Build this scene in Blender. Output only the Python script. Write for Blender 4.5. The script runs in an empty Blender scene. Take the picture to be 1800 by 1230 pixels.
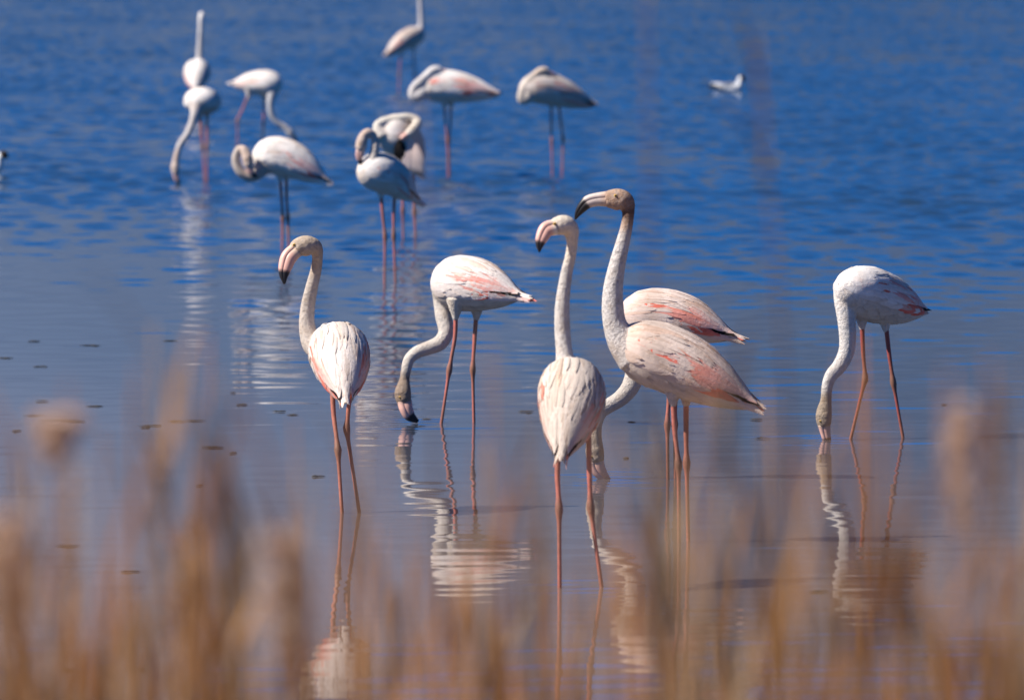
import bpy, bmesh, math, random
import numpy as np
from mathutils import Vector

random.seed(7)
rng = np.random.default_rng(7)
sc = bpy.context.scene
C = sc.collection
R = math.radians

# ------------------------------------------------------------------ camera, sky, sun, exposure
CAM_H = 2.4                     # metres above the water
FPX = 16344.0                   # focal length in pixels of a 1800 px wide frame
HORIZON = -190.0                # row of the horizon in that frame (above the frame)
PITCH = math.atan((615 - HORIZON) / FPX)
cam = bpy.data.cameras.new('camera')
cam.sensor_width = 36.0
cam.lens = FPX * 36.0 / 1800.0
cam.clip_start = 0.5
cam.clip_end = 20000
cam.dof.use_dof = True
cam.dof.focus_distance = 37.5
cam.dof.aperture_fstop = 7.2
cam_o = bpy.data.objects.new('camera', cam)
C.objects.link(cam_o)
cam_o.location = (0, 0, CAM_H)
cam_o.rotation_euler = (math.pi / 2 - PITCH, 0, 0)
sc.camera = cam_o

SUN_AZ = R(256)                 # clockwise from +Y: behind the camera's left shoulder
SUN_EL = R(45)
SUN = Vector((math.sin(SUN_AZ) * math.cos(SUN_EL), math.cos(SUN_AZ) * math.cos(SUN_EL), math.sin(SUN_EL)))
w = bpy.data.worlds.new('World')
sc.world = w
w.use_nodes = True
nt = w.node_tree
bg = nt.nodes['Background']
sky = nt.nodes.new('ShaderNodeTexSky')
sky.sky_type = 'NISHITA'
sky.sun_disc = False
sky.sun_elevation = SUN_EL
sky.sun_rotation = SUN_AZ
sky.air_density = 0.5
sky.dust_density = 0.4
sky.ozone_density = 8.0
hsv = nt.nodes.new('ShaderNodeHueSaturation')
hsv.inputs['Saturation'].default_value = 1.50
wb = nt.nodes.new('ShaderNodeMix'); wb.data_type = 'RGBA'; wb.blend_type = 'MULTIPLY'
wb.inputs[0].default_value = 1.0
wb.inputs[7].default_value = (0.80, 0.86, 1.0, 1)
nt.links.new(sky.outputs[0], wb.inputs[6])
nt.links.new(wb.outputs[2], hsv.inputs['Color'])
nt.links.new(hsv.outputs[0], bg.inputs[0])
bg.inputs[1].default_value = 0.068

sun = bpy.data.lights.new('sun', 'SUN')
sun.energy = 5.0
sun.angle = R(0.53)
sun.color = (1.0, 0.93, 0.83)
sun_o = bpy.data.objects.new('sun', sun)
C.objects.link(sun_o)
sun_o.rotation_euler = SUN.to_track_quat('Z', 'Y').to_euler()

sc.view_settings.view_transform = 'Standard'
sc.view_settings.look = 'None'
sc.view_settings.exposure = 0.74
sc.view_settings.gamma = 1.0
sc.render.engine = 'CYCLES'
sc.cycles.use_denoising = True
sc.cycles.max_bounces = 6
sc.cycles.caustics_reflective = False
sc.cycles.caustics_refractive = False

# ------------------------------------------------------------------ helpers
V = lambda *a: np.array(a, float)


def unit(v):
    return v / (np.linalg.norm(v) + 1e-12)


def at(px, py, Y):
    """World point at distance Y that the survey measured at column px, row py."""
    dx, dy = (px - 900) / FPX, -(py - 615) / FPX
    cp, sp = math.cos(PITCH), math.sin(PITCH)
    d = V(dx, cp + dy * sp, -sp + dy * cp)
    return V(0, 0, CAM_H) + d * (Y / d[1])


def water_dist(py):
    """Distance at which row py meets the water."""
    a = math.atan((py - 615) / FPX) + PITCH
    return CAM_H / math.tan(a)


def spline(pts, n):
    """Catmull-Rom through rows of pts (any width); returns n rows and their parameter."""
    P = np.array(pts, float)
    if len(P) == 2:
        u = np.linspace(0, 1, n)[:, None]
        return P[0] * (1 - u) + P[1] * u
    d = np.r_[0, np.cumsum(np.sqrt(np.linalg.norm(np.diff(P[:, :3], axis=0), axis=1)) + 1e-6)]
    u = np.linspace(0, d[-1], n)
    out = np.zeros((n, P.shape[1]))
    m = np.zeros_like(P)
    for i in range(len(P)):
        a, b = max(i - 1, 0), min(i + 1, len(P) - 1)
        m[i] = (P[b] - P[a]) / (d[b] - d[a])
    for k, x in enumerate(u):
        i = min(np.searchsorted(d, x, side='right') - 1, len(P) - 2)
        h = d[i + 1] - d[i]
        s = (x - d[i]) / h
        out[k] = ((2*s**3 - 3*s**2 + 1) * P[i] + (s**3 - 2*s**2 + s) * h * m[i]
                  + (-2*s**3 + 3*s**2) * P[i+1] + (s**3 - s**2) * h * m[i+1])
    # even spacing along the curve
    L = np.r_[0, np.cumsum(np.linalg.norm(np.diff(out[:, :3], axis=0), axis=1))]
    uu = np.linspace(0, L[-1], n)
    return np.stack([np.interp(uu, L, out[:, j]) for j in range(P.shape[1])], 1)


class MB:
    """Collects geometry for ONE mesh object, with a colour per vertex."""
    def __init__(self):
        self.v, self.f, self.c, self.n = [], [], [], 0

    def add(self, verts, faces, col=(1, 1, 1)):
        verts = np.asarray(verts, float)
        col = np.asarray(col, float)
        if col.ndim == 1:
            col = np.tile(col, (len(verts), 1))
        self.v.append(verts)
        self.c.append(col)
        self.f += [tuple(i + self.n for i in f) for f in faces]
        self.n += len(verts)

    def tube(self, c, r, col=(1, 1, 1), sides=10, frames=None, cap=True):
        """c: n x 3 centres, r: n radii, or frames: list of (A, B) half-axis vectors."""
        c = np.asarray(c, float)
        n = len(c)
        T = np.gradient(c, axis=0)
        T /= np.linalg.norm(T, axis=1)[:, None] + 1e-12
        vs = []
        a = unit(np.cross(T[0], V(0.31, 0.91, 0.27)))
        th = np.arange(sides) * 2 * math.pi / sides
        for i in range(n):
            if frames is None:
                a = unit(a - T[i] * np.dot(a, T[i]))
                b = np.cross(T[i], a)
                A, B = a * r[i], b * r[i]
            else:
                A, B = frames[i]
            vs.append(c[i] + np.outer(np.cos(th), A) + np.outer(np.sin(th), B))
        fs = []
        for i in range(n - 1):
            for j in range(sides):
                k = (j + 1) % sides
                fs.append((i*sides+j, i*sides+k, (i+1)*sides+k, (i+1)*sides+j))
        if cap:
            fs.append(tuple(range(sides))[::-1])
            fs.append(tuple((n-1)*sides + j for j in range(sides)))
        col = np.asarray(col, float)
        if col.ndim == 2:
            col = np.repeat(col, sides, 0)
        self.add(np.concatenate(vs), fs, col)

    def mesh(self, name):
        me = bpy.data.meshes.new(name)
        me.from_pydata(np.concatenate(self.v).tolist(), [], self.f)
        set_tint(me, np.concatenate(self.c))
        me.polygons.foreach_set('use_smooth', [True] * len(me.polygons))
        return me

    def build(self, name, mat, parent=None, smooth=True):
        return link(name, self.mesh(name), mat, parent)


def set_tint(me, col):
    a = me.color_attributes.new('tint', 'FLOAT_COLOR', 'POINT')
    rgba = np.ones((len(col), 4))
    rgba[:, :3] = col
    a.data.foreach_set('color', rgba.ravel())


def link(name, me, mat, parent=None):
    o = bpy.data.objects.new(name, me)
    if mat is not None and not me.materials:
        me.materials.append(mat)
    C.objects.link(o)
    if parent is not None:
        o.parent = parent
    return o


def tag(o, label, cat, group=None, kind=None):
    o['label'] = label
    o['category'] = cat
    if group:
        o['group'] = group
    if kind:
        o['kind'] = kind
    return o


def empty(name, loc):
    o = bpy.data.objects.new(name, None)
    o.location = loc
    o.empty_display_size = 0.1
    C.objects.link(o)
    return o


# ------------------------------------------------------------------ materials
def new_mat(name):
    m = bpy.data.materials.new(name)
    m.use_nodes = True
    t = m.node_tree
    return m, t, t.nodes['Principled BSDF'], t.nodes, t.links


def tint_mat(name, rough=0.7, noise=30.0, stretch=(1, 1, 1), lo=0.8, hi=1.08, bump=0.3, bdist=0.004, spec=0.3,
             dirt=None, dirt_scale=9.0, trans=0.0):
    m, t, p, N, L = new_mat(name)
    a = N.new('ShaderNodeAttribute'); a.attribute_name = 'tint'
    tc = N.new('ShaderNodeTexCoord')
    mp = N.new('ShaderNodeMapping'); mp.inputs['Scale'].default_value = stretch
    L.new(tc.outputs['Object'], mp.inputs[0])
    n = N.new('ShaderNodeTexNoise'); n.inputs['Scale'].default_value = noise
    n.inputs['Detail'].default_value = 6; n.inputs['Roughness'].default_value = 0.65
    L.new(mp.outputs[0], n.inputs['Vector'])
    mr = N.new('ShaderNodeMapRange')
    mr.inputs['From Min'].default_value = 0.3; mr.inputs['From Max'].default_value = 0.7
    mr.inputs['To Min'].default_value = lo; mr.inputs['To Max'].default_value = hi
    L.new(n.outputs['Fac'], mr.inputs[0])
    mx = N.new('ShaderNodeMix'); mx.data_type = 'RGBA'; mx.blend_type = 'MULTIPLY'
    mx.inputs[0].default_value = 1.0
    L.new(a.outputs['Color'], mx.inputs[6]); L.new(mr.outputs[0], mx.inputs[7])
    out = mx.outputs[2]
    if dirt:
        n2 = N.new('ShaderNodeTexNoise'); n2.inputs['Scale'].default_value = dirt_scale
        n2.inputs['Detail'].default_value = 5
        L.new(tc.outputs['Object'], n2.inputs['Vector'])
        r2 = N.new('ShaderNodeMapRange')
        r2.inputs['From Min'].default_value = 0.5; r2.inputs['From Max'].default_value = 0.72
        r2.inputs['To Min'].default_value = 0.0; r2.inputs['To Max'].default_value = 0.5
        L.new(n2.outputs['Fac'], r2.inputs[0])
        m2 = N.new('ShaderNodeMix'); m2.data_type = 'RGBA'; m2.blend_type = 'MULTIPLY'
        L.new(r2.outputs[0], m2.inputs[0]); L.new(out, m2.inputs[6])
        m2.inputs[7].default_value = (*dirt, 1)
        out = m2.outputs[2]
    L.new(out, p.inputs['Base Color'])
    p.inputs['Roughness'].default_value = rough
    p.inputs['Specular IOR Level'].default_value = spec
    if bump:
        b = N.new('ShaderNodeBump'); b.inputs['Strength'].default_value = bump
        b.inputs['Distance'].default_value = bdist
        L.new(n.outputs['Fac'], b.inputs['Height'])
        L.new(b.outputs[0], p.inputs['Normal'])
    if trans:
        tr = N.new('ShaderNodeBsdfTranslucent')
        L.new(out, tr.inputs['Color'])
        ms = N.new('ShaderNodeMixShader'); ms.inputs[0].default_value = trans
        L.new(p.outputs[0], ms.inputs[1]); L.new(tr.outputs[0], ms.inputs[2])
        L.new(ms.outputs[0], N['Material Output'].inputs[0])
    return m


M_body = tint_mat('plumage', 0.8, 75, lo=0.76, hi=1.06, bump=0.9, bdist=0.010, spec=0.1,
                  dirt=(0.80, 0.70, 0.60), dirt_scale=30)
M_wing = tint_mat('wing_feathers', 0.75, 60, (1, 1, 1), 0.88, 1.05, 0.5, 0.005, spec=0.12,
                  dirt=(0.90, 0.80, 0.70), dirt_scale=8, trans=0.12)
M_leg = tint_mat('leg_skin', 0.5, 70, (1, 1, 1), 0.75, 1.15, 0.3, 0.002, spec=0.4)
M_bill = tint_mat('bill_horn', 0.42, 60, (1, 1, 1), 0.85, 1.08, 0.1, 0.001, spec=0.4)
M_eye = tint_mat('eye', 0.12, 20, bump=0, spec=0.6)
M_reed = tint_mat('dry_reed', 0.65, 25, (1, 1, 0.15), 0.7, 1.15, 0.2, 0.002, spec=0.25, trans=0.2)
M_plume = tint_mat('reed_plume', 0.85, 60, (1, 1, 1), 0.8, 1.15, 0, spec=0.1, trans=0.3)
M_weed = tint_mat('floating_weed', 0.6, 40, (1, 1, 1), 0.6, 1.2, 0.4, 0.004, spec=0.4)
M_gull = tint_mat('gull_plumage', 0.75, 60, lo=0.9, hi=1.05, bump=0.3, spec=0.15)

# water: murky, mirror-smooth in the lee of the reeds, ruffled by wind farther out
M_water, t, p, N, L = new_mat('lake_water')
p.inputs['IOR'].default_value = 1.33
a = N.new('ShaderNodeAttribute'); a.attribute_name = 'wind'
mr = N.new('ShaderNodeMapRange')
mr.inputs['To Min'].default_value = 0.03; mr.inputs['To Max'].default_value = 0.12
L.new(a.outputs['Fac'], mr.inputs[0])
L.new(mr.outputs[0], p.inputs['Roughness'])
mb_ = N.new('ShaderNodeMix'); mb_.data_type = 'RGBA'      # muddy shallows to deeper water
mb_.inputs[6].default_value = (0.27, 0.19, 0.135, 1); mb_.inputs[7].default_value = (0.020, 0.045, 0.085, 1)
a2 = N.new('ShaderNodeAttribute'); a2.attribute_name = 'deep'
L.new(a2.outputs['Fac'], mb_.inputs[0]); L.new(mb_.outputs[2], p.inputs['Base Color'])

M_mud, t, p, N, L = new_mat('shore_mud')
n = N.new('ShaderNodeTexNoise'); n.inputs['Scale'].default_value = 3; n.inputs['Detail'].default_value = 8
cr = N.new('ShaderNodeValToRGB')
cr.color_ramp.elements[0].position = 0.3; cr.color_ramp.elements[0].color = (0.09, 0.065, 0.04, 1)
cr.color_ramp.elements[1].position = 0.7; cr.color_ramp.elements[1].color = (0.22, 0.17, 0.11, 1)
L.new(n.outputs['Fac'], cr.inputs[0]); L.new(cr.outputs[0], p.inputs['Base Color'])
p.inputs['Roughness'].default_value = 0.85


# ------------------------------------------------------------------ water and shore
def smooth(a, b, x):
    s = np.clip((x - a) / (b - a), 0, 1)
    return s * s * (3 - 2 * s)


def shore_z(y):
    return float(np.interp(y, [3, 14], [0.75, -0.35]))


RINGS = []                      # (x, y, strength) where bills and legs break the surface


def build_water():
    ys = np.concatenate([np.arange(8, 25, 0.5), np.arange(25, 50, 0.04), np.arange(50, 80, 0.06),
                         np.arange(80, 130, 0.10), np.arange(130, 250, 0.2),
                         250 * 1.16 ** np.arange(0, 26)])
    xs = np.concatenate([-(13 * 1.35 ** np.arange(1, 20))[::-1], np.arange(-13, 13.01, 0.085), 13 * 1.35 ** np.arange(1, 20)])
    X, Y = np.meshgrid(xs, ys)
    # where the wind reaches the water, with a wandering edge
    wob = 3.0*np.sin(X*0.55 + 0.8) + 2.2*np.sin(X*0.21 - Y*0.11) + 2.0*np.sin(X*0.9 + Y*0.13 + 1.7)
    wind = smooth(37, 74, Y + wob)
    deep = smooth(24, 50, Y + .6*wob)
    gust = 0.85 + 0.10*np.sin(X*1.1 + Y*0.15) * np.sin(Y*0.21 - X*0.7 + 1.0) + 0.14*np.sin(X*0.45 - Y*0.09 + 2.0)*np.sin(X*0.8 + Y*0.12)
    Z = np.zeros_like(X)

    def waves(k, lmin, lmax, slope, spread, mean=0.0):
        z = np.zeros_like(X)
        for _ in range(k):
            lam = math.exp(rng.uniform(math.log(lmin), math.log(lmax)))
            th = rng.normal(mean, spread)
            kx, ky = 2*math.pi/lam*math.sin(th), 2*math.pi/lam*math.cos(th)
            amp = slope * math.sqrt(2.0/k) * lam / (2*math.pi)
            ph = rng.uniform(0, 6.28)
            # slow modulation breaks the trains into patches
            mod = 0.7 + 0.6*np.sin(X*rng.uniform(0.1, 0.9) + Y*rng.uniform(0.1, 0.7) + rng.uniform(0, 6.28))
            z += amp * mod * np.sin(kx*X + ky*Y + ph)
        return z
    fade = 1 - smooth(238, 262, Y)
    Z += waves(30, 0.12, 0.60, 0.0052, 0.65) * (0.75 + 1.6*smooth(34, 46, Y)) * (1 - smooth(60, 85, Y))
    Z += waves(24, 0.30, 0.8, 0.026, 0.9) * wind * gust * fade
    Z += waves(22, 0.30, 0.75, 0.125, 0.30, 1.0) * (wind**2.2) * gust * fade
    Z += waves(22, 0.30, 0.75, 0.125, 0.30, -0.95) * (wind**2.2) * gust * fade
    for (rx, ry, k) in RINGS:
        r = np.hypot(X - rx, Y - ry)
        m = r < 1.2
        Z[m] += k * 0.0010 * np.exp(-r[m]/0.35) * np.sin(2*math.pi*r[m]/0.17)
    nx, ny = len(xs), len(ys)
    co = np.stack([X, Y, Z], -1).reshape(-1, 3).astype(np.float32)
    I = np.arange(nx*ny).reshape(ny, nx)
    q = np.stack([I[:-1, :-1], I[:-1, 1:], I[1:, 1:], I[1:, :-1]], -1).reshape(-1, 4).astype(np.int32)
    me = bpy.data.meshes.new('water')
    me.vertices.add(len(co)); me.vertices.foreach_set('co', co.ravel())
    me.loops.add(q.size); me.loops.foreach_set('vertex_index', q.ravel())
    me.polygons.add(len(q))
    me.polygons.foreach_set('loop_start', np.arange(0, q.size, 4, dtype=np.int32))
    me.polygons.foreach_set('use_smooth', np.ones(len(q), bool))
    me.update(calc_edges=True)
    at_ = me.attributes.new('wind', 'FLOAT', 'POINT')
    at_.data.foreach_set('value', (wind*gust).reshape(-1).astype(np.float32))
    at_ = me.attributes.new('deep', 'FLOAT', 'POINT')
    at_.data.foreach_set('value', deep.reshape(-1).astype(np.float32))
    o = link('water', me, M_water)
    o['kind'] = 'structure'
    return o


def build_shore():
    ys = np.concatenate([[-3000, -300, -60, -20], np.arange(-6, 15, 0.25), [20, 60, 260]])
    xs = np.concatenate([[-3000, -300, -60, -20], np.arange(-8, 8.01, 0.25), [20, 60, 300, 3000]])
    v, f = [], []
    for y in ys:
        for x in xs:
            z = float(np.interp(y, [3, 14], [0.75, -0.35]))
            if -6 < y < 14:
                z += 0.03*math.sin(x*2.1+y*1.3) + 0.02*math.sin(x*5.3-y*3.7)
            v.append((x, y, z))
    nx = len(xs)
    for i in range(len(ys)-1):
        for j in range(nx-1):
            f.append((i*nx+j, i*nx+j+1, (i+1)*nx+j+1, (i+1)*nx+j))
    me = bpy.data.meshes.new('shore'); me.from_pydata(v, [], f)
    o = link('shore', me, M_mud); o['kind'] = 'structure'


build_shore()

# unseen ridge across the lagoon, added to dim the sky mirrored in calm water
M_added_hill, t, p, N, L = new_mat('added_hill_haze')
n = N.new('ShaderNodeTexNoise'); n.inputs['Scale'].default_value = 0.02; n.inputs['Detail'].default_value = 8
cr = N.new('ShaderNodeValToRGB')  # slate-blue stops: distance haze put into the base colour
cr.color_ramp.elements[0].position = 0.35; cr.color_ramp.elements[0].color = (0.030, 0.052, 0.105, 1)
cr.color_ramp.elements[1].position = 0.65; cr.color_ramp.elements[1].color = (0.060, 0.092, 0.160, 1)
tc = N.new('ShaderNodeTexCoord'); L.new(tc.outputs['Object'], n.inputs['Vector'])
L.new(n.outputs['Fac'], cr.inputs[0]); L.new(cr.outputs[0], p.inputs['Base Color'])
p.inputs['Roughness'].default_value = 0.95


def build_added_hills():
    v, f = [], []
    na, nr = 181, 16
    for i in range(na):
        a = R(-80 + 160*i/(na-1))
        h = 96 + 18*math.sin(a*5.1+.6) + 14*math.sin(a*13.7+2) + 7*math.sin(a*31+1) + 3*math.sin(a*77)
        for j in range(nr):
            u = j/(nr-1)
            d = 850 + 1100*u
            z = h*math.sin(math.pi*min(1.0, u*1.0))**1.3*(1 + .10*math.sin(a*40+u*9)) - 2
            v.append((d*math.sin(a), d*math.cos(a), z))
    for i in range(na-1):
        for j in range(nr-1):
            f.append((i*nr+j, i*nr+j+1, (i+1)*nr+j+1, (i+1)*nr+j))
    me = bpy.data.meshes.new('added_hills'); me.from_pydata(v, [], f)
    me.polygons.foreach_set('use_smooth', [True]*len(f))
    o = link('added_hills', me, M_added_hill); o['kind'] = 'structure'


build_added_hills()

# ------------------------------------------------------------------ flamingos
WHITE = V(0.88, 0.83, 0.79)
CREAM = V(0.76, 0.66, 0.58)
BLUSH = V(0.78, 0.60, 0.54)
CORAL = V(0.86, 0.13, 0.075)
GREY = V(0.50, 0.46, 0.43)
BLACK = V(0.015, 0.013, 0.013)
PINK = V(0.50, 0.145, 0.11)
BILLP = V(0.66, 0.38, 0.31)

PT = np.array([0, .05, .12, .25, .40, .55, .70, .82, .92, .97, 1.0])
PR = np.array([.012, .028, .048, .079, .103, .116, .120, .110, .080, .050, .012]) / 0.12


class Torso:
    """Egg-shaped trunk along a bowed axis from tail tip (0) to breast (1)."""
    def __init__(self, tail, mid, breast, rs, ru, rd):
        self.ax = spline([tail, mid, breast], 41)
        self.T = np.gradient(self.ax, axis=0)
        self.T /= np.linalg.norm(self.T, axis=1)[:, None]
        self.len = np.linalg.norm(np.diff(self.ax, axis=0), axis=1).sum()
        self.S = np.array([unit(np.cross(x, V(0, 0, 1))) for x in self.T])
        self.U = np.cross(self.S, self.T)
        self.rs, self.ru, self.rd = rs, ru, rd

    def frame(self, t):
        k = np.clip(t, 0, 1) * 40
        i = int(min(k, 39)); s = k - i
        g = lambda A: A[i]*(1-s) + A[i+1]*s
        c = g(self.ax)
        if t < 0:
            c = c + self.T[0] * t * self.len
        return c, g(self.S), g(self.U), float(np.interp(t, PT, PR))

    def surf(self, t, phi, side, off, rmin=0.0):
        c, S, U, r = self.frame(t)
        r = max(r, rmin)
        cu = math.cos(phi)
        d = side*S*math.sin(phi)*self.rs*r + U*cu*(self.ru if cu > 0 else self.rd)*r
        return c + d + unit(d)*off

    def tube(self, mb):
        ts = np.concatenate([np.linspace(0, .9, 28), np.linspace(.92, 1, 7)])
        cs, fr = [], []
        th = np.arange(20)*2*math.pi/20
        vs = []
        for t in ts:
            c, S, U, r = self.frame(t)
            cu = np.cos(th)[:, None]
            vs.append(c + np.sin(th)[:, None]*S*self.rs*r + cu*U*np.where(cu > 0, self.ru, self.rd)*r)
        fs = []
        n = len(ts)
        for i in range(n-1):
            for j in range(20):
                k = (j+1) % 20
                fs.append((i*20+j, i*20+k, (i+1)*20+k, (i+1)*20+j))
        fs.append(tuple(range(20))[::-1]); fs.append(tuple((n-1)*20+j for j in range(20)))
        mb.add(np.concatenate(vs), fs)


def blade(mb, T, side, t0, phi0, Lm, Wm, dphi, l0, l1, c0, c1, rmin=0.0, n=6, bend=0.0, edge=0.6):
    """One feather lying on the trunk from (t0, phi0) backwards."""
    vs, cs = [], []
    for i in range(n+1):
        a = i/n
        t = t0 - a*Lm/T.len
        ph = phi0 + dphi*a + bend*a*a
        rr = max(float(np.interp(t, PT, PR)), rmin, 0.18) * 0.5*(T.rs + T.ru)
        hw = 0.5*Wm*min(1.0, 0.35 + 3*a)*math.sqrt(max(0.0, 1 - a**3.5)) + 0.0012
        off = l0 + (l1-l0)*a
        for j in (-1, 0, 1):
            vs.append(T.surf(t, ph + j*hw/rr, side, off + (0.0012 if j == 0 else 0.0), rmin))
            col = c0*(1-a) + c1*a
            cs.append(col*(1.04 if j == 0 else (0.97 - .13*edge if j*side > 0 else 1.0)))
    fs = []
    for i in range(n):
        for j in range(2):
            q = (i*3+j, i*3+j+1, (i+1)*3+j+1, (i+1)*3+j)
            fs.append(q if side > 0 else q[::-1])
    mb.add(vs, fs, cs)


def wing(T, side, look, rnd):
    mb = MB()
    k = look.get('wing', 1.0)
    base, flush = look['base'], look['flush']
    sd0 = rnd.uniform(0, 6.28)
    # flight feathers, black, mostly covered
    for i in range(7):
        ph = R(72 + 6*i)
        blade(mb, T, side, .34, ph, (.375 - .014*i)*T.len, .020, R(-8-3*i), .001, .004, BLACK, BLACK, rmin=.24)
    # long inner feathers that close over the tail
    for i in range(15):
        ph = R(6 + 3.7*i)
        kk = flush*rnd.uniform(.0, .35)*smooth(2, 12, i)
        c = base*rnd.uniform(.82, 1.06)*(1-kk) + (BLUSH*.5+CORAL*.5)*kk
        blade(mb, T, side, .47+rnd.uniform(-.03, .03), ph, rnd.uniform(.36, .47)*T.len*k, .026, R(40-2.6*i), -.001, rnd.uniform(.003, .007), c, c*rnd.uniform(.9, 1.0), rmin=.22)
    # outer wing feathers over the black ones
    for i in range(10):
        ph = R(54 + 4.6*i)
        kk = min(1.0, flush*rnd.uniform(.15, 1.0)*.8)
        c = base*rnd.uniform(.84, 1.05)*(1-.3*flush) + BLUSH*.3*flush
        cc0 = c*(1-kk) + CORAL*kk
        blade(mb, T, side, .46+rnd.uniform(-.02, .02), ph, (.46 - .012*i)*T.len, .028, R(-2-2.6*i), .001, .0065, cc0, (c*.75 + cc0*.25)*rnd.uniform(.9, 1.0), rmin=.22, edge=1.0)
    # covert rows, from the tail end forward so the front ones lie on top
    for t0 in np.arange(.34, .99, .046):
        for pd in np.arange(4, 110, 8.0):
            ph = pd + rnd.uniform(-4, 4)
            if t0 > .86 and ph < 20:
                continue
            edge = ph > 78
            c = base*rnd.uniform(.90, 1.04)
            lowrear = smooth(50, 74, ph)*(1-smooth(.58, .72, t0))
            shoulder = smooth(52, 64, ph)*(1-smooth(84, 96, ph))*smooth(.76, .84, t0)*(1-smooth(.90, .95, t0))
            pt = .5 + .5*math.sin(t0*26 + sd0) * math.cos(ph*.09 + sd0*1.7)
            f = flush*(.04 + 1.5*lowrear*smooth(.2, 1.0, pt + rnd.uniform(-.3, .3)) + 1.4*shoulder*smooth(.3, 1.0, pt + rnd.uniform(-.35, .35)))
            f = min(f, 1.0)
            mid = BLUSH*(1-f) + CORAL*f
            g = min(1, f*1.5)
            c0 = c*(1-g) + mid*g
            g = min(1, f*1.1)
            c1 = c*(1-g*.8) + mid*g*.8
            dul = rnd.random()
            if dul < .3:               # a few soiled, greyer feathers
                c1 = c1*V(.84, .79, .74)
            Lf = .13 + .11*(1-t0) + rnd.uniform(-.03, .04)
            blade(mb, T, side, t0 + rnd.uniform(-.02, .02), R(ph), Lf, (.026+.012*(1-t0))*rnd.uniform(.7, 1.25), R(rnd.uniform(-2, 9)*(1 if ph < 70 else -.6)),
                  -.0012, .0016+rnd.uniform(-.0006, .0006) + .005*float(smooth(92, 106, ph)), c0, c1*rnd.uniform(.96, 1.02), rmin=.15, n=6)
    # loose, slightly lifted plumes of the shoulder and back
    for q in range(34):
        t0 = rnd.uniform(.50, .93)
        ph = rnd.uniform(8, 92)
        c = base*rnd.uniform(.80, 1.05)
        if q % 4 == 0:
            c = c*V(.90, .80, .74)
        if ph > 55 and t0 < .75 and rnd.random() < .5*flush:
            c = c*.45 + CORAL*.55
        blade(mb, T, side, t0, R(ph), rnd.uniform(.10, .19), rnd.uniform(.011, .020), R(rnd.uniform(-8, 16)*(1 if ph < 60 else -.6)),
              .0005, rnd.uniform(.0028, .0060), c*.97, c*rnd.uniform(.92, 1.04), rmin=.15, n=6, bend=R(rnd.uniform(-6, 6)), edge=1.3)
    return mb


def flank(T, look, rnd):
    """Loose belly and thigh-side feathers."""
    mb = MB()
    for side in (-1, 1):
        for t0 in np.arange(.25, .86, .075):
            for pd in np.arange(108, 178, 15):
                c = look['belly']*rnd.uniform(.9, 1.06)
                blade(mb, T, side, t0+rnd.uniform(-.03, .03), R(pd+rnd.uniform(-6, 6)), rnd.uniform(.06, .11), .034, R(rnd.uniform(-8, 8)),
                      .0002, rnd.uniform(.0008, .0026), c, c, rmin=.1, n=4)
    return mb


def tail(T, look, rnd):
    mb = MB()
    for side in (-1, 1):
        for i in range(6):
            c = look['belly']*rnd.uniform(.95, 1.06)
            blade(mb, T, side, .30, R(118+11*i), rnd.uniform(.22, .32)*T.len, .030, R(-6), .001, .002, c, c, rmin=.10, n=5)
    return mb


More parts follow.
